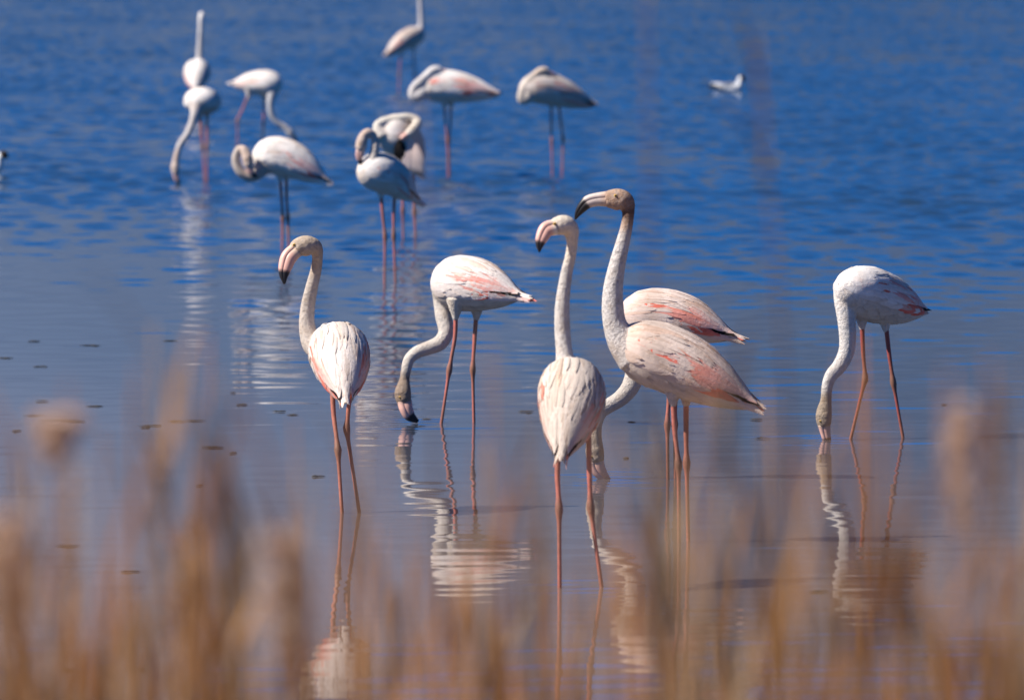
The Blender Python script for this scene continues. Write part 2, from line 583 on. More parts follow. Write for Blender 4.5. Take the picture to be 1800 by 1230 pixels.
def flamingo(spec):
    yw, x0 = spec['yw'], spec['x0']
    Y0 = water_dist(yw)
    base = at(x0, yw, Y0); base[2] = 0
    far = Y0 > 50
    rnd = random.Random(spec['seed'])
    P = lambda q: at(q[0], q[1], Y0 + (q[2] if len(q) > 2 else 0.0)) - base
    look = dict(base=WHITE, flush=1.1, belly=CREAM, neck=WHITE*.95, head=WHITE*.95, neckgrey=.25, bill=BILLP, black=.6, leg=PINK)
    look.update(spec.get('look', {}))
    root = empty('flamingo', base)
    tag(root, spec['label'], 'flamingo', spec['group'])

    tl, md, br = (P(q) for q in spec['torso'])
    rs, ru, rd = spec['r']
    T = Torso(tl, md, br, rs, ru, rd)

    neck = np.array([[*P(q[:3]), q[3]] for q in spec['neck']])
    head = np.array([[*P(q[:3]), q[3]] for q in spec['head']])
    bill = np.array([[*P(q[:3]), q[3]] for q in spec['bill']])
    bdir = bill[-1, :3] - head[0, :3]
    lat = spec.get('lat')
    lat = unit(np.cross(V(bdir[0], bdir[1], 0) + V(1e-4, 0, 0), V(0, 0, 1))) if lat is None else unit(V(*lat))

    # --- one continuous body: trunk, neck, head and feathered thighs fused by a voxel remesh
    mb = MB()
    T.tube(mb)
    nh = np.vstack([neck, head])
    N_ = 70
    sp = spline(nh, N_)
    c, r = sp[:, :3], sp[:, 3]
    # flatten the head sideways
    Tn = np.gradient(c, axis=0); Tn /= np.linalg.norm(Tn, axis=1)[:, None]
    hd = np.array([np.min(np.linalg.norm(head[:, :3] - x, axis=1)) for x in c])
    k = np.clip(1 - hd/0.03, 0, 1)
    frames = []
    a_ = unit(np.cross(Tn[0], V(.3, .9, .2)))
    for i in range(N_):
        a_ = unit(a_ - Tn[i]*np.dot(a_, Tn[i])); b_ = np.cross(Tn[i], a_)
        A, B = a_*r[i], b_*r[i]
        q = 0.24*k[i]
        frames.append((A - q*np.dot(A, lat)*lat, B - q*np.dot(B, lat)*lat))
    mb.tube(c, r, frames=frames, sides=16)
    for lg in spec['legs']:
        h = P(lg[0]); nx = P(lg[1])
        d = unit(nx - h)
        pts = np.array([h + V(0, 0, .07), h + V(0, 0, .03), h + d*.010, h + d*.034])
        mb.tube(spline(np.c_[pts, [.046, .034, .019, .0108]], 10)[:, :3], spline(np.c_[pts, [.046, .034, .019, .0108]], 10)[:, 3], sides=12)
    tmp = link('tmp', mb.mesh('tmp'), None)
    md_ = tmp.modifiers.new('r', 'REMESH'); md_.mode = 'VOXEL'; md_.voxel_size = .008 if far else .0052
    ms = tmp.modifiers.new('s', 'SMOOTH'); ms.factor = .5; ms.iterations = 3 if far else 7
    dg = bpy.context.evaluated_depsgraph_get()
    me = bpy.data.meshes.new_from_object(tmp.evaluated_get(dg))
    old = tmp.data
    bpy.data.objects.remove(tmp); bpy.data.meshes.remove(old)
    me.name = 'body'
    me.polygons.foreach_set('use_smooth', [True]*len(me.polygons))
    co = np.zeros(len(me.vertices)*3); me.vertices.foreach_get('co', co); co = co.reshape(-1, 3)
    # plumage colour by region of the body
    dn = np.linalg.norm(co[:, None, :] - c[None], axis=2) - r[None]*.9
    ia = dn.argmin(1); dnm = dn.min(1)
    tt = T.ax[None, ::2]
    rt = np.interp(np.linspace(0, 1, 41)[::2], PT, PR)*min(rs, ru)
    dt = (np.linalg.norm(co[:, None, :] - tt, axis=2) - rt[None]*.9).min(1)
    wn = smooth(-.02, .02, dt - dnm)[:, None]
    along = ia/(N_-1.0)
    nhead = 1 - len(head)/len(nh)
    isn = smooth(nhead-.05, nhead+.06, along)[:, None]
    kn = (look['neck']*(1 - .22*along[:, None]**2))*(1-isn) + look['head']*isn
    spk = np.sin(co[:, 0]*211+co[:, 1]*97)*np.sin(co[:, 2]*173+co[:, 0]*61)*np.sin(co[:, 1]*251-co[:, 2]*83)
    gre = np.clip(look['neckgrey']*(.35 + 1.1*spk), 0, 1)[:, None]*(1-isn*.6)
    kn = kn*(1-gre) + GREY*gre
    if 'band' in look:          # dark band under the head
        bnd = np.exp(-((along - look['band'][0])/look['band'][1])**2)[:, None]*look['band'][2]
        kn = kn*(1-bnd) + V(.12, .07, .055)*bnd
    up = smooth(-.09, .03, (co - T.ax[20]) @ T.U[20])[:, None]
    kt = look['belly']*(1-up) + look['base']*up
    set_tint(me, kt*(1-wn) + kn*wn)
    link('body', me, M_body, root)

    # --- wings, flank feathers, tail
    for side in (-1, 1):
        wing(T, side, look, rnd).build('wing', M_wing, root)
    if not far:
        flank(T, look, rnd).build('flank_feathers', M_wing, root)
    tail(T, look, rnd).build('tail', M_wing, root)
    for extra in spec.get('extra_wing', []):
        e = MB()
        pts = [P(q) for q in extra['quills']]
        hinge = P(extra['hinge'])
        for i in range(extra['n']):
            u_ = i/(extra['n']-1.0)
            a0 = hinge + (pts[1]-hinge)*u_*.55
            a1 = pts[0]*(1-u_) + pts[2]*u_
            ln = spline([[*a0], [*((a0+a1)/2 + V(0, -.012*rnd.random(), .01))], [*a1]], 6)
            dirn = unit(a1-a0); sd = unit(np.cross(dirn, V(0, 1, .25)))
            wv = [.012, .02, .024, .024, .018, .003]
            vs, cs = [], []
            for q in range(6):
                for j in (-1, 0, 1):
                    vs.append(ln[q] + sd*wv[q]*j + V(0, -.004 if j == 0 else 0, 0) + V(0, -.0025*i, 0))
                    cs.append(extra['col'][0]*(1-q/5.) + extra['col'][1]*q/5.)
            e.add(vs, [(q*3+j, q*3+j+1, (q+1)*3+j+1, (q+1)*3+j) for q in range(5) for j in range(2)], cs)
        e.build('spread_wing', M_wing, root)

    # --- bill in two halves
    bs = spline(bill, 22)
    bc, brad = bs[:, :3], bs[:, 3]
    Tb = np.gradient(bc, axis=0); Tb /= np.linalg.norm(Tb, axis=1)[:, None]
    conv = bc[11] - (bc[0]+bc[-1])/2
    if np.linalg.norm(conv) < .004:
        conv = V(0, -.2, 1.0) if abs(Tb[5][2]) < .8 else V(-1, 0, 0)
    al = np.linspace(0, 1, 22)
    blk = smooth(look['black']-.05, look['black']+.04, al)[:, None]
    skin = (.75*(1-smooth(.02, .24, al)))[:, None]
    bcol = (look['bill']*(1-skin) + np.clip(look['head']*1.15, 0, .8)*skin)*(1-blk) + BLACK*blk
    up_c, up_f, lo_c, lo_f = [], [], [], []
    for i in range(22):
        nv = unit(conv - Tb[i]*np.dot(conv, Tb[i]))
        lt = np.cross(Tb[i], nv)
        rr = brad[i]
        up_c.append(bc[i] + nv*rr*.46); up_f.append((nv*rr*.54, lt*rr*.66))
        lo_c.append(bc[i] - nv*rr*.22); lo_f.append((nv*rr*.76, lt*rr*.72))
    b = MB(); b.tube(up_c, None, np.clip(bcol*1.12, 0, .9), 12, up_f); b.build('upper_bill', M_bill, root)
    b = MB(); b.tube(lo_c, None, bcol*.96, 12, lo_f); b.build('lower_bill', M_bill, root)

    # --- eyes
    ex = P(spec['eye'])
    hc = c[np.argmin(np.linalg.norm(c - ex, axis=1))]
    for sgn in (-1, 1):
        lv = lat*sgn
        rr = r[np.argmin(np.linalg.norm(c - ex, axis=1))]
        flat = ex - lat*np.dot(ex - hc, lat)
        inpl = np.linalg.norm(flat - hc)
        depth = .76*math.sqrt(max(rr*rr - inpl*inpl, (rr*.35)**2))
        ctr = flat + lv*(depth - .001)
        e = MB()
        th = np.linspace(0, math.pi, 8)
        zc = np.array([ctr + lv*math.cos(x)*.0062 for x in th]); zr = [max(.0005, math.sin(x)*.0062) for x in th]
        e.tube(zc, zr, V(.62, .40, .10), 10)
        eo = e.build('eye', M_eye, root)
        e = MB()
        zc = np.array([ctr + lv*(.0056 + .0012*q) for q in range(2)])
        e.tube(zc, [.0032, .0022], V(.01, .01, .01), 8)
        po = e.build('pupil', M_eye, eo)

    # --- legs
    for lg in spec['legs']:
        q = [P(x) for x in lg]
        hip, ank, wat = q[0], q[-2], q[-1]
        d = unit(wat - ank)
        t_ = (-.24 - wat[2])/min(d[2], -.2)
        foot = wat + d*t_
        mids = q[1:-2]
        pts = [[*(hip + V(0, 0, .03)), .0112]]
        dk = .008
        for x in mids:
            pts.append([*x, .0098])
        u1 = unit(ank - (mids[-1] if mids else hip))
        pts += [[*(ank - u1*.05), .0086], [*(ank - u1*.016), .0122], [*ank, .0158], [*(ank + d*.020), .0126], [*(ank + d*.055), .0080]]
        pts += [[*wat, .0074], [*foot, .0080]]
        s = spline(pts, 46)
        # darker, greyer skin round the joint
        dj = np.linalg.norm(s[:, :3] - ank, axis=1)
        g = (np.exp(-(dj/.035)**2)*.65)[:, None]
        below = smooth(.25, .0, s[:, 2])[:, None]*.25
        wv_ = (.5 + .5*np.sin(s[:, 2]*23 + rnd.uniform(0, 6)))[:, None]*.55
        lc = look['leg']*(1-wv_) + V(.27, .13, .08)*wv_
        lc = lc*(1-g) + V(.17, .11, .07)*g
        lc = lc*(1-below) + V(.30, .13, .09)*below
        m = MB(); m.tube(s[:, :3], s[:, 3], lc, 10)
        fw = unit(V(T.T[20][0], T.T[20][1], 0)); fs_ = np.cross(fw, V(0, 0, 1))
        f0 = s[-1, :3]
        toes = [f0 + fw*.085 + fs_*x + V(0, 0, -.004) for x in (-.05, 0, .05)]
        m.add([f0 + V(0, 0, .012), *toes, f0 - fw*.012 + V(0, 0, -.004)], [(0, 1, 2), (0, 2, 3), (4, 2, 1), (4, 3, 2), (0, 4, 1), (0, 3, 4)], PINK*.7)
        m.build('leg', M_leg, root)
        wp = wat + base
        RINGS.append((wp[0], wp[1], .6 if not far else 0))
    if spec.get('dip'):
        bp = bill[-1, :3] + base
        RINGS.append((bp[0], bp[1], 2.6))
    return root


FRONT = 'flamingos wading in the calm shallows'
BACK = 'flamingos wading in the wind-ruffled water behind'
DIRTY = V(0.66, 0.56, 0.49)

BIRDS = [
 dict(seed=1, yw=900, x0=612, group=FRONT, label='flamingo seen from behind with lowered head turned left, at left of the calm water',
      torso=[(607, 704, -.24), (599, 632, 0), (588, 596, .24)], r=(.116, .112, .120),
      neck=[(572, 612, .16, .060), (551, 605, .18, .046), (540, 575, .19, .033), (541, 540, .19, .029), (548, 505, .17, .0255), (556, 472, .15, .0225), (558, 447, .13, .0225)],
      head=[(553, 435, .12, .033), (540, 432, .11, .041), (527, 434, .10, .038), (517, 441, .09, .031)],
      bill=[(520, 440, .09, .031), (508, 452, .08, .032), (502, 468, .07, .028), (499, 483, .06, .019), (500, 499, .05, .004)],
      eye=(519, 430, .09), lat=(.25, 1, 0),
      legs=[[(584, 672, .03), (586, 722, .02), (594, 790, -.02), (601, 899, -.05)], [(617, 680, .03), (609, 753, .03), (632, 903, -.02)]],
      look=dict(base=V(.82, .73, .67), belly=CREAM*.88, neckgrey=.5, head=V(.52, .41, .31), neck=V(.58, .50, .43), black=.66, flush=1.3, leg=V(.46, .16, .11))),
 dict(seed=2, yw=744, x0=815, group=FRONT, label='white flamingo feeding with lowered S-curved neck, second from left in the calm water',
      torso=[(914, 522, -.14), (836, 501, 0), (762, 497, .13)], r=(.115, .128, .125), dip=1,
      neck=[(783, 505, .10, .072), (778, 530, .10, .044), (780, 558, .08, .039), (784, 583, .06, .0355), (774, 602, .05, .0355), (752, 612, .04, .032), (733, 619, .03, .029), (719, 632, .02, .026), (714, 650, .01, .024), (711, 668, .01, .024)],
      head=[(709, 682, .0, .036), (708, 695, .0, .040), (711, 707, .0, .034)],
      bill=[(711, 704, 0, .034), (714, 718, -.01, .032), (721, 731, -.01, .026), (735, 741, -.01, .008)],
      eye=(704, 698, -.02), lat=(.5, 1, 0),
      legs=[[(801, 551, -.02), (800, 590, -.02), (790, 649, -.02), (776, 742, -.03)], [(838, 551, .05), (834, 600, .05), (831, 648, .05), (833, 741, .05)]],
      look=dict(base=V(.87, .79, .74), belly=V(.66, .58, .49), neckgrey=.3, head=V(.30, .225, .17), neck=V(.70, .63, .56), flush=1.2)),
 dict(seed=3, yw=1032, x0=1015, group=FRONT, label='flamingo seen from behind with upright neck and dark-tipped bill, nearest the reeds',
      torso=[(987, 802, -.22), (1004, 712, 0), (1003, 655, .24)], r=(.116, .112, .120),
      neck=[(1001, 675, .15, .062), (996, 648, .18, .042), (992, 620, .19, .0305), (989, 585, .2, .0285), (988, 550, .2, .027), (990, 520, .2, .0245), (996, 480, .2, .0215), (1003, 450, .19, .020), (1006, 425, .18, .0205)],
      head=[(1003, 404, .17, .031), (993, 396, .16, .0365), (982, 397, .15, .034), (973, 401, .14, .029)],
      bill=[(976, 400, .14, .029), (962, 403, .13, .028), (954, 415, .12, .024), (949, 429, .11, .016), (948, 443, .10, .003)],
      eye=(977, 393, .14), lat=(.2, 1, 0),
      legs=[[(984, 742, .04), (980, 830, .02), (983, 893, .0), (984, 1030, -.02)], [(1034, 748, .05), (1036, 830, .03), (1038, 890, .03), (1057, 1030, .02)]],
      look=dict(base=V(.72, .62, .54), belly=CREAM*.9, neckgrey=.65, head=V(.76, .65, .53), neck=V(.69, .64, .59), black=.70, flush=.8)),
 dict(seed=4, yw=953, x0=1200, group=FRONT, label='tallest flamingo in side view, head high, bill touching its neighbour, pale pink wing',
      torso=[(1327, 714, -.06), (1192, 638, 0), (1078, 598, .05)], r=(.110, .124, .126),
      neck=[(1118, 622, .02, .085), (1095, 600, .02, .060), (1081, 570, .02, .045), (1077, 540, .02, .0415), (1078, 505, .02, .037), (1084, 470, .02, .032), (1092, 437, .02, .028), (1100, 405, .02, .024), (1104, 382, .02, .0225), (1104, 368, .02, .026)],
      head=[(1099, 356, .02, .038), (1087, 351, .02, .042), (1074, 350, .02, .036), (1064, 351, .02, .030)],
      bill=[(1067, 350, .02, .029), (1049, 351, .02, .025), (1034, 355, .02, .024), (1024, 364, .02, .020), (1016, 375, .02, .013), (1011, 386, .02, .003)],
      eye=(1082, 344, .0), lat=(.06, 1, 0),
      legs=[[(1183, 700, -.02), (1186, 755, -.02), (1193, 815, -.03), (1194, 952, -.03)], [(1206, 700, .05), (1206, 760, .05), (1207, 813, .05), (1210, 950, .05)]],
      look=dict(base=V(.76, .62, .54), belly=V(.66, .55, .47), neckgrey=.9, head=V(.46, .30, .21), neck=V(.70, .65, .61), bill=V(.56, .46, .41), black=.50, band=(.835, .055, .92), flush=1.4)),
 dict(seed=5, yw=842, x0=1180, group=FRONT, label='feeding flamingo half hidden behind the tallest one, neck curving down to the left',
      torso=[(1287, 592, -.06), (1186, 556, 0), (1086, 556, .06)], r=(.110, .110, .118), dip=1,
      neck=[(1105, 565, .06, .080), (1110, 600, .06, .055), (1118, 640, .05, .044), (1110, 676, .04, .0385), (1092, 699, .03, .034), (1072, 712, .02, .031), (1056, 724, .01, .0285), (1048, 745, 0, .026), (1046, 766, 0, .028)],
      head=[(1045, 784, 0, .037), (1046, 799, 0, .039), (1048, 812, 0, .034)],
      bill=[(1047, 810, 0, .034), (1051, 823, 0, .032), (1060, 835, 0, .024), (1073, 844, 0, .006)],
      eye=(1041, 803, -.02), lat=(.3, 1, 0),
      legs=[[(1174, 600, 0), (1176, 690, 0), (1173, 745, 0), (1174, 842, 0)], [(1186, 600, .06), (1188, 680, .06), (1186, 745, .06), (1187, 838, .06)]],
      look=dict(base=V(.78, .64, .57), belly=V(.64, .55, .48), neckgrey=.45, head=V(.37, .29, .225), neck=V(.66, .59, .52), black=.97, flush=1.5)),
 dict(seed=6, yw=770, x0=1530, group=FRONT, label='feeding flamingo with shaded flank, alone at the right',
      torso=[(1622, 549, .30), (1540, 520, 0), (1478, 502, -.20)], r=(.118, .118, .122), dip=1,
      neck=[(1493, 510, -.10, .080), (1486, 528, -.13, .052), (1488, 560, -.14, .042), (1490, 592, -.14, .038), (1488, 618, -.14, .036), (1476, 643, -.14, .033), (1461, 660, -.14, .029), (1454, 680, -.14, .0255), (1452, 704, -.14, .0255)],
      head=[(1449, 722, -.14, .036), (1448, 737, -.14, .037), (1450, 749, -.14, .030)],
      bill=[(1449, 746, -.14, .029), (1451, 760, -.14, .023), (1454, 772, -.14, .019), (1460, 784, -.14, .010)],
      eye=(1443, 740, -.16), lat=(.6, 1, 0),
      legs=[[(1515, 567, -.06), (1517, 616, -.06), (1521, 665, -.06), (1496, 769, -.06)], [(1556, 571, .04), (1563, 622, .04), (1570, 671, .04), (1587, 767, .04)]],
      look=dict(base=WHITE, belly=V(.70, .62, .55), neckgrey=.25, head=V(.34, .265, .195), neck=V(.74, .69, .64), flush=1.4, leg=V(.30, .06, .05))),
 # ---- behind, in ruffled water
 dict(seed=7, yw=440, x0=501, group=BACK, label='flamingo with its neck looped in a ring, at upper left',
      torso=[(575, 320, -.06), (508, 280, 0), (444, 270, .05)], r=(.112, .132, .128),
      neck=[(466, 288, .02, .07), (452, 305, -.02, .045), (438, 311, -.04, .036), (421, 300, -.05, .032), (414, 281, -.05, .028), (419, 264, -.05, .026), (427, 262, -.07, .026)],
      head=[(433, 272, -.09, .034), (436, 284, -.10, .036), (438, 294, -.10, .030)],
      bill=[(438, 292, -.10, .028), (441, 302, -.10, .024), (447, 309, -.10, .014), (454, 311, -.10, .004)],
      eye=(434, 282, -.12), lat=(.1, 1, 0),
      legs=[[(492, 312, 0), (495, 350, 0), (497, 383, 0), (496, 440, 0)], [(503, 310, .05), (504, 350, .05), (506, 382, .05), (508, 436, .05)]],
      look=dict(neck=V(.62, .52, .44), head=V(.6, .46, .38), flush=1.0)),
 dict(seed=8, yw=497, x0=684, group=BACK, label='bright white flamingo with hooked neck, front one of the overlapping pair',
      torso=[(732, 352, .10), (680, 308, 0), (630, 300, -.10)], r=(.122, .122, .122),
      neck=[(652, 302, -.08, .07), (657, 276, -.09, .034), (660, 254, -.09, .026), (656, 239, -.09, .025), (647, 233, -.10, .027)],
      head=[(639, 241, -.10, .032), (635, 254, -.10, .036), (634, 265, -.10, .030)],
      bill=[(634, 263, -.10, .028), (632, 274, -.10, .024), (633, 284, -.10, .014), (637, 293, -.10, .004)],
      eye=(633, 254, -.12), lat=(.1, 1, 0),
      legs=[[(669, 341, 0), (673, 380, 0), (677, 415, 0), (676, 496, 0)], [(694, 342, .06), (692, 380, .06), (692, 414, .06), (695, 492, .06)]],
      look=dict(base=V(.84, .79, .75), neck=V(.66, .58, .51), head=V(.62, .48, .40), flush=.55)),
 dict(seed=9, yw=422, x0=715, group=BACK, label='preening flamingo with neck folded over its back and drooped wing, behind the white one',
      torso=[(738, 305, .16), (703, 247, 0), (666, 234, -.10)], r=(.130, .165, .135),
      neck=[(672, 240, -.10, .06), (664, 222, -.10, .034), (676, 213, -.09, .030), (694, 209, -.08, .028), (712, 206, -.08, .028), (727, 208, -.08, .027)],
      head=[(734, 214, -.09, .031), (730, 224, -.13, .036), (722, 233, -.16, .034), (716, 238, -.17, .028)],
      bill=[(718, 236, -.17, .026), (709, 242, -.18, .023), (702, 247, -.18, .015), (697, 252, -.18, .004)],
      eye=(727, 226, -.18), lat=(.1, 1, 0),
      legs=[[(707, 300, 0), (708, 340, 0), (708, 370, 0), (709, 423, 0)], [(727, 300, .05), (728, 340, .05), (729, 372, .05), (731, 419, .05)]],
      extra_wing=[dict(hinge=(722, 250, -.16), quills=[(708, 296, -.17), (738, 258, -.17), (744, 304, -.17)], n=9, col=(V(.78, .62, .56), V(.80, .66, .60))),
                  dict(hinge=(700, 248, -.15), quills=[(697, 284, -.15), (712, 252, -.15), (712, 286, -.15)], n=7, col=(BLACK, BLACK))],
      look=dict(base=V(.82, .76, .71), neck=V(.76, .70, .60), head=V(.74, .66, .56), flush=.7)),
 dict(seed=10, yw=310, x0=788, group=BACK, label='flamingo asleep with head tucked on its back, pink tail to the right, centre back',
      torso=[(878, 167, -.05), (796, 153, 0), (729, 152, .05)], r=(.115, .142, .138),
      neck=[(748, 158, 0, .07), (733, 170, -.02, .048), (726, 166, -.02, .042), (729, 154, -.02, .038), (740, 143, -.04, .036), (751, 133, -.04, .036)],
      head=[(759, 125, -.05, .034), (767, 123, -.04, .036), (775, 125, -.03, .032)],
      bill=[(773, 125, -.03, .03), (783, 129, -.03, .024), (790, 134, -.03, .014), (796, 140, -.03, .004)],
      eye=(764, 124, -.08), lat=(.1, 1, 0),
      legs=[[(781, 186, 0), (783, 215, 0), (787, 248, 0), (788, 312, 0)], [(793, 184, .05), (792, 215, .05), (789, 246, .05), (790, 306, .05)]],
      look=dict(flush=1.0, neck=V(.74, .70, .68))),
 dict(seed=11, yw=312, x0=980, group=BACK, label='flamingo with neck folded back over its body, dark wing tip pointing right',
      torso=[(1046, 186, .06), (966, 157, 0), (912, 156, -.06)], r=(.118, .135, .140),
      neck=[(930, 168, -.06, .07), (919, 176, -.07, .044), (917, 167, -.08, .038), (923, 152, -.08, .037), (932, 140, -.08, .036), (942, 132, -.07, .035)],
      head=[(949, 126, -.07, .034), (957, 125, -.06, .036), (964, 128, -.05, .031)],
      bill=[(962, 128, -.05, .03), (971, 132, -.05, .024), (978, 137, -.05, .014), (984, 142, -.05, .004)],
      eye=(954, 126, -.1), lat=(.1, 1, 0),
      legs=[[(969, 187, 0), (969, 220, 0), (970, 250, 0), (971, 312, 0)], [(982, 186, .05), (986, 215, .05), (990, 244, .05), (988, 306, .05)]],
      look=dict(base=V(.76, .67, .60), belly=V(.64, .55, .48), neck=V(.70, .60, .50), head=V(.68, .54, .42), flush=.9)),
 dict(seed=12, yw=163, x0=713, group=BACK, label='most distant flamingo, at the top edge with its neck running out of the picture',
      torso=[(677, 98, -.16), (714, 70, 0), (745, 58, .16)], r=(.118, .118, .122),
      neck=[(732, 66, .08, .07), (740, 50, .10, .042), (740, 30, .10, .031), (739, 10, .10, .028), (738, -15, .10, .026), (740, -35, .10, .024)],
      head=[(745, -44, .10, .033), (751, -46, .10, .036), (757, -44, .10, .030)],
      bill=[(755, -45, .10, .028), (763, -42, .10, .024), (767, -36, .10, .014), (768, -30, .10, .004)],
      eye=(751, -47, .07), lat=(.1, 1, 0),
      legs=[[(705, 92, 0), (703, 115, 0), (702, 132, 0), (701, 163, 0)], [(727, 88, .05), (728, 110, .05), (729, 130, .05), (730, 160, .05)]],
      look=dict(base=V(.72, .62, .56), flush=.8, neck=V(.66, .62, .62))),
 dict(seed=13, yw=210, x0=346, group=BACK, label='flamingo seen from behind with ramrod straight neck, at upper left',
      torso=[(343, 158, -.22), (346, 133, 0), (347, 116, .24)], r=(.140, .125, .130),
      neck=[(349, 122, .16, .07), (350, 107, .18, .040), (351, 88, .18, .032), (352, 66, .18, .029), (353, 48, .18, .028)],
      head=[(353, 36, .18, .033), (354, 29, .20, .036), (354, 26, .24, .032)],
      bill=[(354, 26, .22, .030), (354, 27, .28, .026), (354, 32, .32, .016), (354, 39, .34, .004)],
      eye=(350, 28, .22), lat=(1, 0, 0),
      legs=[[(340, 152, 0), (340, 172, 0), (340, 182, 0), (340, 210, 0)], [(352, 152, .03), (352, 172, .03), (352, 182, .03), (352, 209, .03)]],
      look=dict(flush=.9, neck=V(.68, .64, .62))),
 dict(seed=14, yw=321, x0=360, group=BACK, label='feeding flamingo facing the camera with neck reaching down left, in front of the straight-necked one',
      torso=[(372, 190, .26), (357, 178, 0), (345, 180, -.18)], r=(.148, .112, .115), dip=1,
      neck=[(347, 185, -.12, .07), (343, 200, -.16, .042), (338, 216, -.17, .031), (330, 235, -.18, .028), (317, 254, -.19, .027), (311, 272, -.2, .025)],
      head=[(309, 287, -.2, .034), (308, 297, -.2, .038), (310, 306, -.2, .031)],
      bill=[(309, 304, -.2, .029), (310, 312, -.2, .023), (313, 319, -.2, .017), (318, 325, -.2, .008)],
      eye=(304, 299, -.22), lat=(.5, 1, 0),
      legs=[[(352, 203, 0), (354, 235, 0), (356, 258, 0), (360, 321, 0)], [(364, 203, .06), (364, 235, .06), (364, 258, .06), (364, 318, .06)]],
      look=dict(belly=V(.6, .52, .46), flush=.5, neck=V(.70, .64, .60), head=V(.66, .52, .44))),
 dict(seed=15, yw=254, x0=440, group=BACK, label='feeding flamingo facing right, tail to the left, second from left at the back',
      torso=[(408, 148, .12), (455, 146, 0), (495, 148, -.12)], r=(.118, .122, .122),
      neck=[(482, 152, -.08, .07), (477, 170, -.12, .042), (475, 188, -.13, .031), (478, 204, -.13, .029), (488, 216, -.13, .027), (498, 222, -.13, .026)],
      head=[(506, 229, -.13, .033), (511, 235, -.13, .036), (515, 240, -.13, .030)],
      bill=[(514, 238, -.13, .028), (519, 244, -.13, .023), (521, 250, -.13, .016), (520, 256, -.13, .008)],
      eye=(511, 232, -.15), lat=(-.1, 1, 0),
      legs=[[(438, 170, 0), (425, 195, 0), (417, 211, 0), (418, 253, 0)], [(464, 172, .06), (464, 195, .06), (463, 215, .06), (462, 250, .06)]],
      look=dict(flush=.5, neck=V(.62, .60, .60), head=V(.6, .56, .54))),
]
for b in BIRDS:
    flamingo(b)


# ------------------------------------------------------------------ gulls on the water
def gull(px, yw, label, hood):
    Y0 = water_dist(yw)
    base = at(px, yw, Y0); base[2] = 0
    g = empty('gull', base)
    tag(g, label, 'gull', 'small gulls swimming on the lake')
    m = MB()
    prof = [(-.21, .105, .008), (-.17, .095, .022), (-.10, .068, .048), (0, .045, .062), (.08, .05, .060), (.125, .075, .045), (.14, .11, .034), (.145, .145, .038), (.158, .165, .037), (.178, .166, .024), (.19, .160, .012)]
    s = spline([(x, 0, z, r) for x, z, r in prof], 40)
    col = np.tile(V(.78, .77, .76), (40, 1))
    m.tube(s[:, :3], s[:, 3], col, 14)
    m.build('body', M_gull, g)
    for sd in (-1, 1):
        q = MB()
        for i in range(9):
            x0, z0 = .06 - .02*i, .085 - .004*i
            L_ = .10 + .008*i
            ln = [(x0 - L_*a, sd*(.058*(1-.6*a*i/9) - .004*i*a), z0 + .018 - .012*i/9 + .025*a*i/9 - .006*i*(1-a)*.5) for a in (0, .35, .7, 1)]
            cc = V(.45, .45, .47) if i < 7 else V(.03, .03, .03)
            vs, cs = [], []
            for a, pnt in enumerate(ln):
                hw = (.012, .019, .017, .003)[a]
                for j in (-1, 0, 1):
                    vs.append((pnt[0], pnt[1] + sd*(.002 if j == 0 else 0) + .002*sd*i/9, pnt[2] + hw*j)); cs.append(cc)
            q.add(vs, [(a*3+j, a*3+j+1, a*3+j+4, a*3+j+3) for a in range(3) for j in range(2)], cs)
        q.build('wing', M_gull, g)
    h = MB()
    hs = spline([(.146, -.006, .192, .012), (.158, -.006, .186, .030), (.177, -.006, .176, .036), (.194, -.004, .162, .027), (.203, 0, .150, .010)], 12)
    h.tube(hs[:, :3], hs[:, 3], V(.03, .022, .018), 12)
    h.build('hood', M_gull, g)
    b = MB()
    bs = spline([(.19, 0, .158, .010), (.215, 0, .152, .007), (.235, 0, .145, .002)], 8)
    b.tube(bs[:, :3], bs[:, 3], V(.20, .04, .03), 8)
    b.build('bill', M_bill, g)
    t_ = MB()
    for i in range(5):
        y_ = (i-2)*.012
        t_.add([(-.15, y_-.01, .095), (-.15, y_+.01, .097), (-.245, y_*1.5+.012, .118), (-.25, y_*1.5, .120), (-.245, y_*1.5-.012, .118)], [(0, 1, 2, 3, 4)], V(.10, .09, .09))
    t_.build('tail', M_gull, g)
    return g


gull(1280, 163, 'small dark-capped gull swimming alone at upper right', True)
gull(-30, 309, 'small gull entering at the left edge, only its head showing', True)

build_water()


# ------------------------------------------------------------------ scraps of weed floating on the calm water
WEED = [(165, 715, 50), (60, 731, 40), (40, 730, 26), (105, 740, 46), (130, 741, 30), (235, 750, 44), (265, 749, 34), (255, 752, 24), (390, 750, 26), (310, 741, 44), (345, 740, 26),
        (230, 789, 46), (375, 787, 42), (30, 758, 34), (20, 696, 22), (75, 705, 18), (10, 630, 22), (190, 679, 26), (70, 645, 22), (160, 608, 26), (380, 694, 30), (410, 691, 18), (425, 712, 20), (310, 703, 24),
        (120, 960, 30), (230, 1005, 26), (355, 1107, 22), (250, 1178, 26), (120, 1178, 22), (420, 806, 16), (410, 797, 14), (350, 854, 16), (345, 878, 14), (560, 838, 26), (490, 724, 22), (550, 737, 30), (515, 730, 20),
        (1110, 743, 28), (1060, 744, 22), (1100, 806, 24), (1340, 770, 24), (1345, 752, 20), (1330, 738, 22), (1440, 1040, 26), (915, 706, 28), (925, 724, 22), (1660, 712, 20), (1770, 803, 24), (750, 738, 20), (740, 750, 24), (980, 692, 20), (60, 600, 20), (300, 600, 20)]
